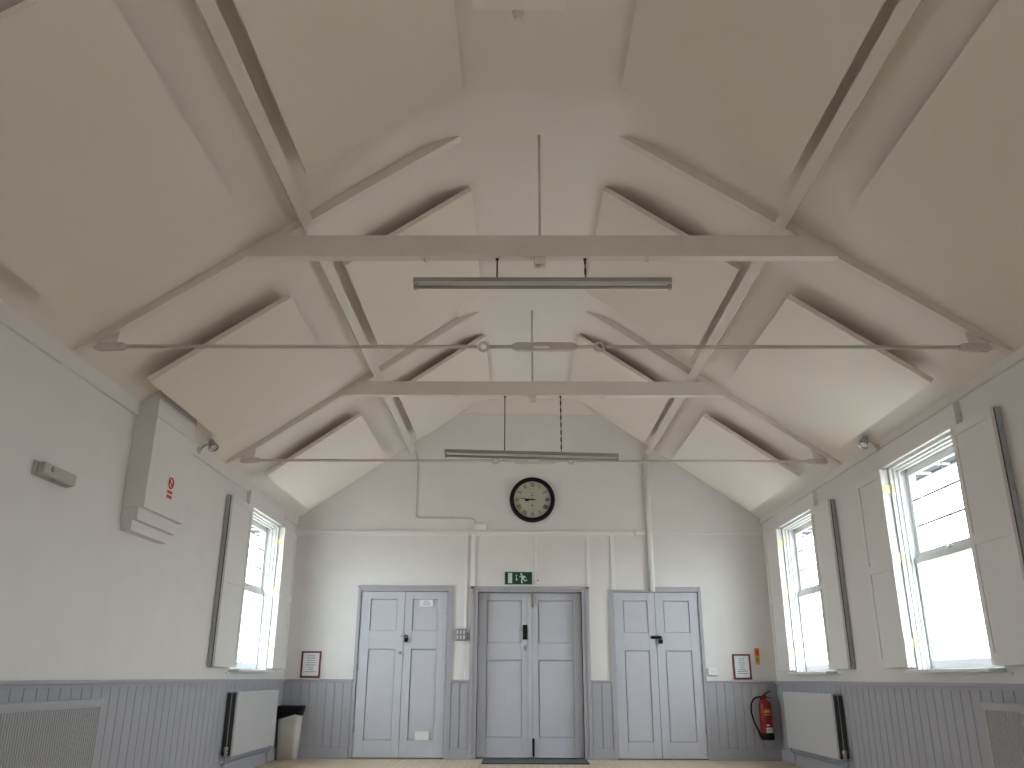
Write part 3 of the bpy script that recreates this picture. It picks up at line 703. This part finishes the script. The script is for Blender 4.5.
b.tube(pth, .0105, 10); b.build('hose', 'black', fe)
b = MB(); b.tube([pth[-1], (c[0]-.085, c[1], c[2]+.05), (c[0]-.06, c[1], c[2]+.02)], [.014, .018, .02], 12); b.build('nozzle', 'black', fe)
def arc(b, z0, z1, a0, a1, r=.0808):
    n = 8; pts = [(c[0]+r*math.sin(a0+(a1-a0)*k/n), c[1]-r*math.cos(a0+(a1-a0)*k/n)) for k in range(n+1)]
    for (xa, ya), (xb, yb) in zip(pts, pts[1:]):
        b.bm.faces.new([b.bm.verts.new(p) for p in ((xa, ya, z0), (xb, yb, z0), (xb, yb, z1), (xa, ya, z1))])
b = MB(); arc(b, .565, .585, -.5, .55); arc(b, .585, .60, -.3, .5); arc(b, .535, .545, -.45, .5); b.build('gold_lettering', 'gold', fe)
b = MB(); arc(b, .41, .425, -.25, .2); b.build('small_label', 'paper', fe)
b = MB(); arc(b, .33, .39, -.35, .7); b.build('white_label', 'paper', fe)
b = MB(); arc(b, .365, .375, -.25, .5, .0813); arc(b, .345, .355, -.25, .3, .0813); b.build('label_printing', 'ink', fe)
MB().box(c[0]-.03, c[0]+.03, c[1]+.02, D-.021, c[2]+.44, c[2]+.49, .004).build('wall_bracket', 'blackm', fe)

# ------------------------------------------------------------------ bin
bn = thing('litter_bin', 'grey litter bin with black wavy lid in the left corner', 'bin', (-2.98, 11.28, 0))
def rrect(x0, x1, y0, y1, r, n=5):
    p = []
    for cx_, cy_, a in ((x1-r, y1-r, 0), (x0+r, y1-r, PI/2), (x0+r, y0+r, PI), (x1-r, y0+r, 1.5*PI)):
        for k in range(n+1): p.append((cx_+r*math.cos(a+PI/2*k/n), cy_+r*math.sin(a+PI/2*k/n)))
    return p
def loft(b, levels):
    rings = [[b.bm.verts.new((x, y, z if not callable(z) else z(x, y))) for x, y in p] for p, z in levels]
    for a, c_ in zip(rings, rings[1:]):
        n = len(a)
        for k in range(n): f_ = b.bm.faces.new((a[k], a[(k+1) % n], c_[(k+1) % n], c_[k])); f_.smooth = True
    b.bm.faces.new(list(reversed(rings[0]))); b.bm.faces.new(rings[-1]); return b
x0, x1, y0, y1 = -3.16, -2.885, 11.18, 11.405
wave = lambda x, y: .47 + .085*(.5-.5*math.cos(PI*min(1, max(0, (x-x0)/(x1-x0-.09))))) - max(0, x-(x1-.09))*.45
b = MB(); loft(b, [(rrect(x0+.012, x1-.02, y0+.012, y1-.01, .055), 0), (rrect(x0, x1, y0, y1, .06), wave)]); b.build('bin_body', 'bin', bn)
b = MB(); loft(b, [(rrect(x0-.004, x1+.004, y0-.004, y1+.004, .06), lambda x, y: wave(x, y)-.004), (rrect(x0-.012, x1+.022, y0-.012, y1+.008, .04), .60), (rrect(x0-.012, x1+.022, y0-.012, y1+.008, .04), .622), (rrect(x0+.002, x1+.01, y0+.0, y1-.002, .04), .627)]); b.build('bin_lid', 'black', bn)

# ------------------------------------------------------------------ door mat
dm = thing('door_mat', 'dark grey door mat on the floor before the centre door', 'door mat', (.06, 11.1, 0))
MB().box(-.56, .68, 10.83, 11.405, .0005, .012, .003).build('mat_pile', 'mat', dm)
b = MB(); b.box(-.585, .705, 10.805, 10.83, .0005, .007); b.box(-.585, .705, 11.405, 11.43, .0005, .007); b.box(-.585, -.56, 10.83, 11.405, .0005, .007); b.box(.68, .705, 10.83, 11.405, .0005, .007)
b.build('rubber_edge', 'black', dm)

# ------------------------------------------------------------------ radiators
def radiator(sd, y0, y1, ribbed, label, front=.135):
    t = thing('radiator', label, 'radiator', (sd*(W-.08), (y0+y1)/2, .19), 'radiators')
    mt = 'radn' if ribbed else 'rad'
    X = lambda d_: sd*(W-d_)
    z0, z1 = .20, .815
    for nm, d0 in (('front_panel', front-.018), ('rear_panel', .068)):
        b = MB(); b.box(X(d0), X(d0+(.014 if nm == 'front_panel' else .006)), y0, y1, z0, z1, .004)
        if nm == 'front_panel':
            if ribbed:
                y = y0+.012
                while y < y1-.03:
                    b.box(X(front-.006), X(front+.004), y, y+.016, z0+.03, z1-.045, .003); y += .028
            else:
                b.box(X(front-.006), X(front+.002), y0+.004, y1-.004, z0+.01, z1-.012, .003)
            b.box(X(front-.008), X(front+.004), y0, y1, z1-.035, z1, .003)
        b.build(nm, mt, t)
    b = MB(); y = y0+.004
    while y < y1-.006: b.box(X(front-.019), X(.075), y, y+.004, z0+.01, z1-.01); b.box(X(.067), X(.03), y, y+.004, z0+.01, z1-.01); y += .06
    b.build('convector_fins', 'dark', t)
    b = MB(); y = y0+.02
    b.box(X(front-.008), X(front-.02), y0, y1, z1-.002, z1+.006); b.box(X(.045), X(.057), y0, y1, z1-.002, z1+.006)
    while y < y1-.02: b.box(X(front-.02), X(.057), y, y+.014, z1-.001, z1+.005); y += .025
    b.build('top_grille', mt, t)
    zv = z0+.035
    for yy, dr in ((y0, -1), (y1, 1)):
        b = MB(); b.cyl((X(.085), yy+dr*-.02, zv), (X(.085), yy+dr*.045, zv), .011, 12); b.lathe((X(.085), yy+dr*.045, zv-.03), (0, 0, 1), [(.014, 0), (.016, .01), (.016, .05), (.02, .055), (.02, .085), (.014, .09)], 16)
        b.build('valve', 'steel', t)
        b = MB(); b.tube([(X(.085), yy+dr*.045, zv-.03), (X(.085), yy+dr*.045, .155), (X(.075), yy+dr*.03, .135)] + [(X(.06), yy+dr*.02, .125), (X(.06), yy+dr*.02, .001)], .009, 10); b.build('drop_pipe', 'dado', t)
    b = MB(); b.tube([(X(.06), y0-.02, .13), (X(.06), y1+.02, .13)], .010, 10); b.build('feed_pipe', 'dado', t)
    for yy in (y0+.25, y1-.25):
        b = MB(); b.box(X(.021), X(.047), yy-.02, yy+.02, .3, .75, .002); b.build('wall_bracket', 'dark', t)
    return t
radiator(-1, 9.22, 10.78, False, 'flat fronted white radiator under the left window beside the bin')
radiator(1, 9.14, 10.80, False, 'flat fronted white radiator under the far right window')
radiator(-1, 4.45, 6.24, True, 'ribbed grey radiator cut off by the left edge of the photo')
radiator(1, 4.45, 6.22, True, 'ribbed grey radiator cut off by the right edge of the photo')

# ------------------------------------------------------------------ daylight
wd = bpy.data.worlds.new('overcast_sky'); SC.world = wd; wd.use_nodes = True
nt = wd.node_tree; bg = nt.nodes['Background']
tc = nt.nodes.new('ShaderNodeTexCoord'); sx = nt.nodes.new('ShaderNodeSeparateXYZ'); rp = nt.nodes.new('ShaderNodeValToRGB')
mr = nt.nodes.new('ShaderNodeMapRange'); mr.inputs['From Min'].default_value = -1; mr.inputs['From Max'].default_value = 1
nt.links.new(tc.outputs['Generated'], sx.inputs[0]); nt.links.new(sx.outputs['Z'], mr.inputs['Value']); nt.links.new(mr.outputs['Result'], rp.inputs['Fac'])
e = rp.color_ramp.elements
e[0].position = .46; e[0].color = (.25, .24, .22, 1); e[1].position = .56; e[1].color = (.86, .94, 1.0, 1)
nt.links.new(rp.outputs['Color'], bg.inputs['Color'])
bg.inputs['Strength'].default_value = 9.0

# ------------------------------------------------------------------ camera
F, PITCH, YAW, ROLL, XC, ZC = 832.0775, 0.338984, -0.007396, 0.003862, -0.15943, 0.97175
fw = Vector((math.sin(YAW)*math.cos(PITCH), math.cos(YAW)*math.cos(PITCH), math.sin(PITCH)))
rt0 = Vector((math.cos(YAW), -math.sin(YAW), 0)); up0 = rt0.cross(fw)
rt = rt0*math.cos(ROLL) + up0*math.sin(ROLL); up = up0*math.cos(ROLL) - rt0*math.sin(ROLL)
cam = bpy.data.cameras.new('camera'); co = bpy.data.objects.new('camera', cam); COL.objects.link(co)
cam.sensor_width = 36; cam.lens = F/1024*36; cam.clip_start = .05
co.matrix_world = Matrix(((rt.x, up.x, -fw.x, XC), (rt.y, up.y, -fw.y, 0), (rt.z, up.z, -fw.z, ZC), (0, 0, 0, 1)))
SC.camera = co
SC.view_settings.view_transform = 'Standard'; SC.view_settings.look = 'None'
SC.view_settings.exposure = 0.96; SC.view_settings.gamma = 1; SC.view_settings.use_curve_mapping = False
SC.cycles.max_bounces = 14; SC.cycles.diffuse_bounces = 8; SC.cycles.transparent_max_bounces = 12
SC.cycles.sample_clamp_indirect = 8
